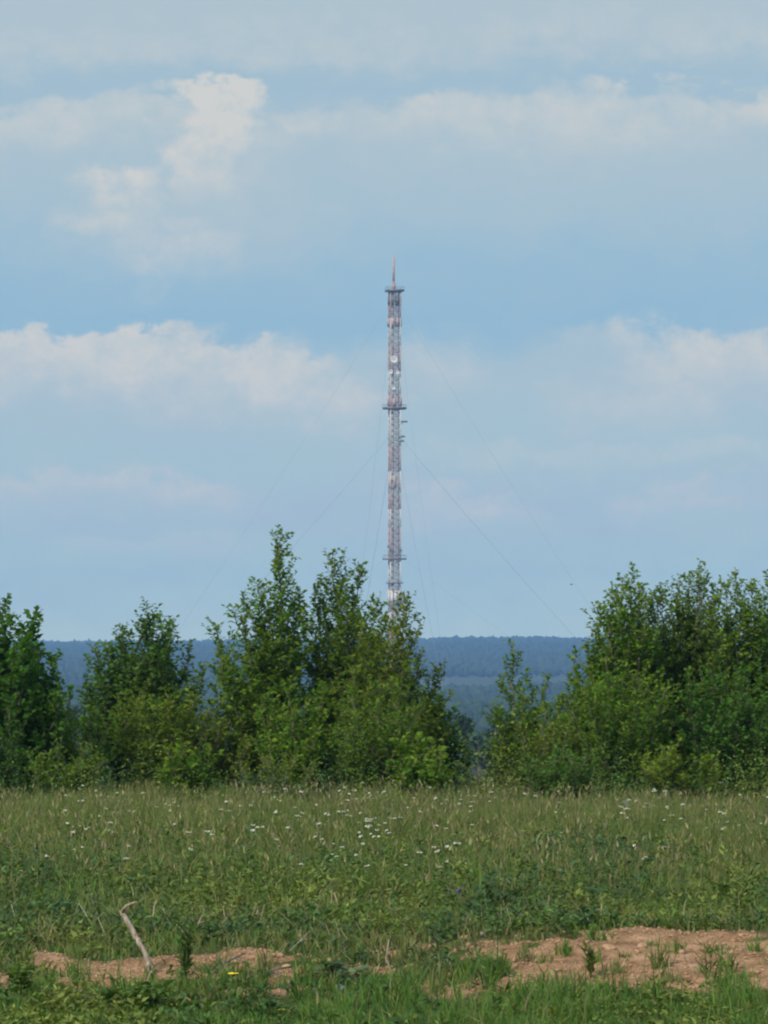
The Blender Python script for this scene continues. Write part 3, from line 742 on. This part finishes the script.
# drifts of yarrow: picture column, depth, spread, how many
DRIFT = [(85, 55, 60, 26), (185, 52, 45, 9), (265, 55, 40, 20), (330, 50, 45, 26), (390, 53, 55, 32), (470, 60, 30, 22), (440, 50, 30, 8),
         (700, 52, 60, 16), (650, 54, 45, 12), (740, 57, 25, 9), (530, 55, 50, 8), (380, 61, 70, 9), (90, 63, 40, 8), (640, 60, 90, 8), (300, 42, 150, 7), (100, 44, 90, 6), (640, 43, 110, 5), (230, 46, 90, 14), (400, 45, 70, 12), (120, 50, 60, 14)]
fr = np.random.default_rng(77)
for (px, Y0, sp, n) in DRIFT:
    for k in range(n):
        if k % 3 == 0 or fr.random() < 0.25:
            Yc = Y0 - 2 + fr.normal(0, 5.0); pc = px + fr.normal(0, sp * 0.6)
        Y = min(max(Yc + fr.normal(0, 0.5), 38), 66); p = pc + fr.normal(0, 6)
        x = wx(p, Y)
        o = link('white_flower', WH[fr.integers(len(WH))], loc=(x, Y, float(ground_z(x, Y))))
        o.rotation_euler.z = fr.uniform(0, 6.28); s = fr.uniform(0.4, 0.92); o.scale = (s, s, fr.uniform(0.6, 0.98)); o.rotation_euler.x = fr.normal(0, 0.16); o.rotation_euler.y = fr.normal(0, 0.16)
        tag(o, 'small flat white flower head on a thin stem in the meadow grass', 'flower', 'white flowers scattered through the meadow')
for (px, py, Y, s, lab) in ((229, 972, 29.25, 2.3, 'largest bright yellow flower, standing beside the dark dead twigs'),
                         (180, 1008, 28.3, 1.4, 'small yellow flower at the bottom edge below the tall upright weed'),
                         (263, 1003, 28.3, 1.3, 'small yellow flower in the bottom grass below the dark dead twigs'),
                         (275, 1008, 28.0, 1.2, 'small yellow flower closest to the bottom edge below the dead twigs'),
                         (318, 1006, 28.3, 0.7, 'tiny yellow flower in the bottom grass under the grey green sprawling weed')):
    x = wx(px, Y); z = float(ground_z(x, Y)); me = flower_mesh('yellow', int(px))
    o = link('yellow_flower', me, loc=(x, Y, z)); h = wz(py, Y) - z
    o.scale = (s, s, max(0.3, h / 0.27)); tag(o, lab, 'flower', 'yellow flowers in the front grass')
x = wx(464, 34); o = link('purple_flower', flower_mesh('purple', 5), loc=(x, 34, float(ground_z(x, 34)))); o.scale = (1.1, 1.1, 1.0)
tag(o, 'single small violet flower in the meadow above the pale stones', 'flower')

# ------------------------------------------------------------------ stick, twigs, clods, stone, bird
def stick():
    Y = 30.2; b = at(153, 974, Y); b[2] = float(ground_z(b[0], b[1])) - 0.02
    root = thing('bleached_stick', b, 'bleached forked stick poking up at a slant from the clay bank', 'stick')
    def rel(px, py, dy=0): return at(px, py, Y + dy) - b
    S = Soup(); r = np.random.default_rng(3)
    ctl = np.array([rel(154, 975), rel(150, 962), rel(143, 947), rel(136, 934, .05), rel(128, 920, .1), rel(122, 909, .14)])
    t = np.linspace(0, 5, 22); pts = np.stack([np.interp(t, range(6), ctl[:, k]) for k in range(3)], 1) + r.normal(0, 0.0025, (22, 3))
    tube(S, pts, np.interp(t, [0, 1, 3, 5], [0.017, 0.020, 0.021, 0.018]) * (1 + r.normal(0, 0.07, 22)), 8)
    link('shaft', S.mesh('stick_shaft', M_DRY, True), root)
    S = Soup(); tube(S, [rel(123, 911, .12), rel(127, 905, .1), rel(134, 902, .1), rel(138, 901, .1)], [0.017, 0.012, 0.009, 0.005], 6)
    link('side_twig', S.mesh('stick_fork', M_DRY, True), root)
    S = Soup(); tube(S, [rel(149, 974, -.02), rel(149, 966, -.03), rel(148.5, 958)], [0.013, 0.015, 0.010], 6)
    link('root_fork', S.mesh('stick_root', M_DRY, True), root)
stick()

def dead_branch(pts, rad, forks, label, mat=M_TWIG, name='dead_branch'):
    p = [np.array([wx(a, Y), Y, wz(b, Y)]) for a, b, Y in pts]
    for q in p: q[2] = max(q[2], float(ground_z(q[0], q[1])) + 0.012)
    root = thing(name, p[0], label, 'branch')
    S = Soup(); tube(S, [q - p[0] for q in p], np.linspace(rad, rad * 0.4, len(p)), 6); link('main_stem', S.mesh('dead_stem', mat, True), root)
    for f in forks:
        g = [np.array([wx(a, Y), Y, wz(b, Y)]) for a, b, Y in f]
        S = Soup(); tube(S, [q - p[0] for q in g], np.linspace(rad * 0.6, rad * 0.2, len(g)), 5); link('side_twig', S.mesh('dead_twig', mat, True), root)
dead_branch([(212, 972, 29.6), (222, 964, 29.9), (234, 957, 30.1), (246, 952, 30.2)], 0.012, [[(222, 964, 29.9), (220, 955, 29.9), (226, 949, 29.9)], [(234, 957, 30.1), (244, 960, 29.9), (252, 958, 29.9)]], 'dark dead twig slanting up the clay left of the yellow flower')
dead_branch([(238, 980, 29.5), (255, 973, 29.7), (272, 969, 29.8), (292, 965, 29.9)], 0.013, [[(255, 973, 29.7), (262, 966, 29.7), (268, 956, 29.7)], [(272, 969, 29.8), (282, 974, 29.6), (290, 976, 29.6)]], 'dark forked dead twig lying flat on the clay right of the yellow flower')
dead_branch([(290, 950, 30.6), (300, 940, 30.7), (311, 929, 30.8)], 0.006, [[(300, 940, 30.7), (306, 938, 30.7), (312, 938, 30.7)]], 'thin pale dry stalk leaning behind the middle of the bank', M_DRY, 'dry_stalk')
dead_branch([(386, 962, 30.2), (387, 950, 30.2), (389, 938, 30.2)], 0.009, [[(387, 950, 30.2), (391, 946, 30.2)]], 'short pale dry stalk standing upright at the middle of the bank', M_DRY, 'dry_stalk')
dead_branch([(196, 930, 32), (199, 922, 32), (203, 914, 32), (205, 907, 32)], 0.007, [[(199, 922, 32), (206, 920, 32)]], 'pale bent dry stem behind the bank, right of the bleached stick', M_DRY, 'dry_stalk')

V2, F2 = ico2()
def lump(name, px, Y, size, label, cat, group, mat, seed, flat=0.65, lift=0.25):
    r = np.random.default_rng(seed)
    x = wx(px, Y); z = float(ground_z(x, Y))
    k = norm(r.normal(0, 1, (9, 3))); am = r.uniform(-0.12, 0.18, 9)
    rad = 1 + (np.maximum(0, V2 @ k.T) ** 3 * am).sum(1) + r.normal(0, 0.04, len(V2))
    v = V2 * rad[:, None] * size * np.array([r.uniform(0.9, 1.5), r.uniform(0.8, 1.1), flat])
    S = Soup(); S.add(v, F2, (1, 1, 1))
    o = link(name, S.mesh(name, mat), loc=(x, Y, z + size * lift)); o.rotation_euler.z = r.uniform(0, 6)
    return tag(o, label, cat, group)
def crumbs():
    r = np.random.default_rng(15); S = Soup(); v0, f0 = ico()
    X = r.uniform(-3.3, 3.4, 30000); Y = r.uniform(28.7, 31.6, 30000)
    k = (soil_mask(X, Y) > 0.25) & (fbm(X * 4, Y * 4, 88, 3) > r.uniform(0.25, 0.75, len(X))); X, Y = X[k], Y[k]
    n = len(X); sz = 0.003 + 0.011 * r.random(n) ** 3
    v = v0[None] * (1 + r.normal(0, 0.2, (n, 12, 1))) * sz[:, None, None] * np.array([1.2, 1, 0.75]) + np.stack([X, Y, ground_z(X, Y) + sz * 0.3], 1)[:, None, :]
    S.add(v.reshape(-1, 3), (np.arange(n)[:, None, None] * 12 + f0[None]).reshape(-1, 3), (1, 1, 1))
    o = link('soil_crumbs', S.mesh('soil_crumbs', M_CLOD)); tag(o, 'fine crumbs of tan clay strewn over the bare bank', 'soil', kind='stuff')
crumbs()
cr = np.random.default_rng(5)
spots = [(p, y) for p, y in zip(list(cr.uniform(390, 500, 40)) + list(cr.uniform(500, 770, 95)) + list(cr.uniform(0, 180, 45)) + list(cr.uniform(190, 390, 50)), list(cr.uniform(29.6, 31.2, 40)) + list(cr.uniform(29.1, 31.3, 95)) + list(cr.uniform(28.9, 30.8, 45)) + list(cr.uniform(29.2, 31.0, 50)))]
for i, (p, y) in enumerate(spots):
    lump('clay_clod', p, y, 0.008 + 0.034 * cr.random() ** 2.5, 'crumbly tan clay clod lying on the bare bank', 'clod', 'clay clods along the bank', M_CLOD, 200 + i)
lump('pale_stone', 468, 31.3, 0.036, 'flat pale stone on top of the bank, left one of a pair', 'stone', None, M_PALE, 301, 0.4)
lump('pale_stone', 481, 31.2, 0.032, 'pale stone on top of the bank, right one of a pair', 'stone', None, M_PALE, 302, 0.6)
lump('grey_stone', 340, 29.25, 0.05, 'grey stone at the foot of the bank below the sprawling weed', 'stone', None, M_STONE, 303)
lump('grey_stone', 626, 56.0, 0.085, 'round grey stone half sunk in the grass before the right thicket', 'stone', None, M_MOSS, 304, 2.5, 2.0)

def bird():
    Y = 260.0; c = at(571.3, 584.7, Y)
    root = thing('bird', c, 'tiny dark bird flying in the sky left of the right thicket', 'bird')
    v, f = ico2(); S = Soup()
    v = v * 0.8; S.add(v * np.array([0.085, 0.03, 0.028]), f, (0, 0, 0)); S.add(v * 0.022 + np.array([0.085, 0, 0.012]), f, (0, 0, 0))
    S.add([(0.1, 0, .012), (0.125, 0, .008), (0.104, 0.006, .006), (0.104, -0.006, .006)], [(0, 1, 2), (0, 3, 1), (2, 1, 3)], (0, 0, 0))
    S.add([(-0.06, 0.012, 0), (-0.06, -0.012, 0), (-0.15, 0.03, 0.004), (-0.15, -0.03, 0.004), (-0.125, 0, 0.008), (-0.06, 0, 0.014)], [(0, 2, 5), (2, 4, 5), (5, 4, 3), (5, 3, 1), (0, 4, 2), (1, 3, 4), (0, 1, 4)], (0, 0, 0))
    link('body', S.mesh('bird_body', M_BIRD, True), root)
    for s in (-1, 1):
        S = Soup()
        S.add([(0.045, s * .02, .012), (-0.035, s * .02, .01), (0.05, s * .1, .055), (-0.03, s * .1, .05), (-0.03, s * .2, .03), (0.0, s * .02, .022), (0.01, s * .1, .064)],
              [(0, 2, 6), (0, 6, 5), (5, 6, 3), (5, 3, 1), (2, 4, 6), (6, 4, 3), (0, 1, 3), (0, 3, 2), (2, 3, 4)], (0, 0, 0))
        link('wing', S.mesh('bird_wing', M_BIRD), root)
bird()

# ------------------------------------------------------------------ air
def haze():
    S = Soup(); x0, x1, y0, y1, z0, z1 = -3260, 3260, -70, 6790, -75, 135
    box(S, ((x0 + x1) / 2, (y0 + y1) / 2, (z0 + z1) / 2), ((x1 - x0) / 2, (y1 - y0) / 2, (z1 - z0) / 2))
    m, nt, out = new_mat('thin_air')
    p = nt.nodes.new('ShaderNodeVolumePrincipled')
    p.inputs['Color'].default_value = (0.30, 0.55, 1.0, 1)
    p.inputs['Density'].default_value = 0.00013
    p.inputs['Anisotropy'].default_value = 0.0
    nt.links.new(p.outputs[0], out.inputs['Volume'])
    o = link('haze', S.mesh('haze', m)); tag(o, 'thin blue haze filling the air of the valley', 'haze', kind='stuff')
haze()

# ------------------------------------------------------------------ sky
def build_world(sun_el, sun_az):
    w = bpy.data.worlds.new('World'); scene.world = w; w.use_nodes = True
    nt = w.node_tree; nt.nodes.clear(); N = nt.nodes.new; Lk = nt.links.new
    out = N('ShaderNodeOutputWorld'); bg = N('ShaderNodeBackground'); STR = 0.1
    bg.inputs['Strength'].default_value = STR; Lk(bg.outputs[0], out.inputs['Surface'])
    sky = N('ShaderNodeTexSky'); sky.sky_type = 'NISHITA'; sky.sun_disc = False
    sky.sun_elevation = sun_el; sky.sun_rotation = sun_az; sky.air_density = 1.0; sky.dust_density = 1.5; sky.ozone_density = 1.5
    tc = N('ShaderNodeTexCoord'); sp = N('ShaderNodeSeparateXYZ'); Lk(tc.outputs['Generated'], sp.inputs[0])
    def mth(op, a, b=None, c=None):
        n = N('ShaderNodeMath'); n.operation = op
        for i, q in enumerate((a, b, c)):
            if q is None: continue
            if isinstance(q, (int, float)): n.inputs[i].default_value = q
            else: Lk(q, n.inputs[i])
        return n.outputs[0]
    def ss(x, a, b):
        n = N('ShaderNodeMapRange'); n.interpolation_type = 'SMOOTHSTEP'
        n.inputs[1].default_value = a; n.inputs[2].default_value = b; Lk(x, n.inputs[0]); return n.outputs[0]
    az = mth('MULTIPLY', mth('ARCTAN2', sp.outputs[0], sp.outputs[1]), 40.0)   # 1 unit = 1/40 rad
    el = mth('MULTIPLY', mth('ARCSINE', sp.outputs[2]), 40.0)
    def comb(x, y, z=0.0):
        n = N('ShaderNodeCombineXYZ')
        for i, q in enumerate((x, y, z)):
            if isinstance(q, (int, float)): n.inputs[i].default_value = q
            else: Lk(q, n.inputs[i])
        return n.outputs[0]
    def noise(sx, sy, scale, detail=7, off=0.0, rough=0.55):
        n = N('ShaderNodeTexNoise'); n.inputs['Scale'].default_value = scale; n.inputs['Detail'].default_value = detail; n.inputs['Roughness'].default_value = rough
        Lk(comb(mth('MULTIPLY', az, sx), mth('MULTIPLY', el, sy), off), n.inputs['Vector'])
        return mth('SUBTRACT', n.outputs['Fac'], 0.5)
    n_big = noise(0.45, 1.2, 0.9, 6, 1.0); n_mid = noise(0.8, 1.3, 2.2, 8, 4.0, 0.6); n_x = noise(0.7, 1.2, 1.6, 7, 9.0, 0.6)
    n_fin = noise(1.0, 1.25, 4.5, 8, 6.0, 0.65)
    ew = mth('ADD', mth('ADD', el, mth('MULTIPLY', n_fin, 0.34)), mth('ADD', mth('MULTIPLY', n_big, 0.75), mth('MULTIPLY', n_mid, 0.75)))
    aw = mth('ADD', az, mth('MULTIPLY', n_x, 1.6))
    U = lambda px: (px - 384) / 100.0
    V = lambda py: (HOR - 8 - py) / 100.0
    def shelf(px0, px1, soft, ytop, yfade, amp, edge=0.16):
        edge = edge * 0.75
        """a cloud bank: crisp upper edge, base melting away downwards"""
        a = mth('MULTIPLY', ss(aw, U(px0) - soft, U(px0) + soft), ss(aw, U(px1) + soft, U(px1) - soft))
        b = mth('MULTIPLY', ss(ew, V(ytop) + edge, V(ytop) - edge), ss(ew, V(yfade), V(ytop) - edge))
        return mth('MULTIPLY', mth('MULTIPLY', a, b), amp)
    def total(lst):
        c = None
        for q in lst:
            q = shelf(*q); c = q if c is None else mth('MAXIMUM', c, q)
        return c
    def rgb(a): return (*a, 1)
    # grey blue veil by height, then the soft bodies of the cloud banks, then their lit tops
    rmp = N('ShaderNodeValToRGB'); Lk(mth('DIVIDE', ew, 10.0), rmp.inputs[0])
    e = rmp.color_ramp.elements
    VEIL.sort()
    e[0].position, e[0].color = VEIL[0][0], rgb(VEIL[0][1]); e[1].position, e[1].color = VEIL[-1][0], rgb(VEIL[-1][1])
    for p, c in VEIL[1:-1]:
        x = e.new(p); x.color = rgb(c)
    blotch = noise(0.6, 1.1, 1.5, 10, 13.0, 0.62)
    soft = mth('ADD', mth('MULTIPLY', total(BODIES), mth('ADD', 1.0, mth('MULTIPLY', blotch, 1.2))), mth('MULTIPLY', ss(blotch, -0.02, 0.3), 0.35))
    sc_ = N('ShaderNodeClamp'); Lk(soft, sc_.inputs[0])
    m0 = N('ShaderNodeMixRGB'); Lk(sc_.outputs[0], m0.inputs[0]); Lk(rmp.outputs[0], m0.inputs[1]); m0.inputs[2].default_value = rgb(CLOUD_BASE)
    tex = noise(0.95, 1.15, 2.7, 12, 2.0, 0.7)
    lit = mth('MULTIPLY', total(LIT), mth('ADD', 0.85, mth('MULTIPLY', tex, 3.4)))
    lc = N('ShaderNodeClamp'); Lk(lit, lc.inputs[0])
    m1 = N('ShaderNodeMixRGB'); Lk(lc.outputs[0], m1.inputs[0]); Lk(m0.outputs[0], m1.inputs[1]); m1.inputs[2].default_value = rgb(CLOUD)
    sc = N('ShaderNodeVectorMath'); sc.operation = 'SCALE'; Lk(m1.outputs[0], sc.inputs[0]); Lk(mth('MULTIPLY', 1 / STR, mth('ADD', 1.0, mth('MULTIPLY', ss(el, 9.0, 30.0), 1.0))), sc.inputs['Scale'])  # unseen clouds above the frame are brightened to add soft fill light
    # higher up the open sky shows between broken clouds
    n_hi = N('ShaderNodeTexNoise'); n_hi.inputs['Scale'].default_value = 2.6; n_hi.inputs['Detail'].default_value = 8
    Lk(tc.outputs['Generated'], n_hi.inputs['Vector'])
    hi = mth('MULTIPLY', ss(el, 9.0, 24.0), ss(n_hi.outputs['Fac'], 0.56, 0.40))
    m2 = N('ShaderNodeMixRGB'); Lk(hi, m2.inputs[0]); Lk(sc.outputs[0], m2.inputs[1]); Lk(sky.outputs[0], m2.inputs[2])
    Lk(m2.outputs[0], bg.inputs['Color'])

# px0, px1, softness, top row, row where it has melted away, strength, edge
BODIES = [(-900, 1700, 0.5, -200, 95, 0.85, 0.2), (-900, 1700, 0.5, 92, 260, 0.80, 0.14), (40, 330, 0.5, 150, 310, 0.75, 0.3), (480, 1700, 0.8, 130, 270, 0.6, 0.3),
          (-900, 250, 0.5, 328, 470, 0.95, 0.10), (200, 400, 0.5, 352, 470, 0.8, 0.2), (380, 620, 0.6, 345, 440, 0.45, 0.2), (540, 1700, 0.5, 325, 470, 0.85, 0.16), (-900, 1700, 0.8, 462, 560, 0.70, 0.2)]
LIT = [(-900, 170, 0.5, 96, 165, 0.50, 0.14), (165, 245, 0.16, 78, 235, 1.25, 0.10), (225, 300, 0.3, 130, 185, 0.4, 0.14), (72, 150, 0.28, 166, 215, 0.95, 0.12), (60, 175, 0.35, 195, 245, 0.60, 0.2), (110, 210, 0.35, 225, 290, 0.55, 0.2),
       (268, 355, 0.3, 100, 150, 0.55, 0.14), (365, 720, 0.5, 95, 170, 0.52, 0.12), (560, 720, 0.5, 85, 130, 0.55, 0.1), (715, 1700, 0.3, 92, 150, 0.75, 0.14), (-900, 1700, 0.5, 15, 75, 0.32, 0.3),
       (-900, 170, 0.4, 328, 400, 1.0, 0.08), (130, 285, 0.35, 336, 420, 0.95, 0.10), (250, 335, 0.3, 352, 440, 0.85, 0.12), (290, 385, 0.3, 385, 450, 0.6, 0.16), (625, 1500, 0.3, 318, 420, 0.72, 0.14), (560, 720, 0.4, 375, 445, 0.45, 0.2), (400, 470, 0.3, 340, 400, 0.35, 0.2),
       (-900, 250, 0.6, 468, 515, 0.55, 0.12), (60, 230, 0.5, 525, 560, 0.45, 0.12), (405, 520, 0.5, 478, 525, 0.55, 0.14), (430, 1500, 0.5, 435, 470, 0.35, 0.14), (630, 740, 0.4, 478, 515, 0.60, 0.12)]
CLOUD = (0.57, 0.57, 0.535)
CLOUD_BASE = (0.388, 0.482, 0.525)
VEIL = [(0.0, (0.556, 0.658, 0.504)), (0.05, (0.486, 0.613, 0.509)), (0.10, (0.436, 0.558, 0.513)), (0.20, (0.371, 0.503, 0.529)), (0.27, (0.366, 0.489, 0.533)), (0.325, (0.266, 0.434, 0.547)),
        (0.38, (0.286, 0.444, 0.547)), (0.47, (0.346, 0.469, 0.533)), (0.57, (0.321, 0.449, 0.529)), (0.65, (0.381, 0.479, 0.523)), (1.0, (0.399, 0.494, 0.550))]
SUN = Vector((-0.46, -0.74, 0.60)).normalized()
build_world(math.asin(SUN.z), math.atan2(SUN.x, SUN.y))
ld = bpy.data.lights.new('sun', 'SUN'); ld.energy = 3.2; ld.angle = math.radians(12); ld.color = (1.0, 0.94, 0.85)
lo = bpy.data.objects.new('sun', ld); COL.objects.link(lo); lo.rotation_euler = SUN.to_track_quat('Z', 'Y').to_euler()

# ------------------------------------------------------------------ camera
cam = bpy.data.cameras.new('camera'); co = bpy.data.objects.new('camera', cam); COL.objects.link(co)
co.location = (0, 0, 0); co.rotation_euler = (PI / 2 + math.atan((HOR - 512) / F), 0, 0)
cam.sensor_fit = 'VERTICAL'; cam.sensor_height = 24.0; cam.lens = F / 1024 * 24.0
cam.clip_start = 0.1; cam.clip_end = 30000
scene.camera = co
scene.view_settings.view_transform = 'Standard'; scene.view_settings.look = 'None'
scene.view_settings.exposure = 0.22; scene.view_settings.gamma = 1.0; scene.view_settings.use_curve_mapping = False
scene.render.engine = 'CYCLES'
scene.cycles.use_denoising = True
scene.cycles.filter_width = 2.2
scene.cycles.max_bounces = 6; scene.cycles.volume_bounces = 1; scene.cycles.transmission_bounces = 4
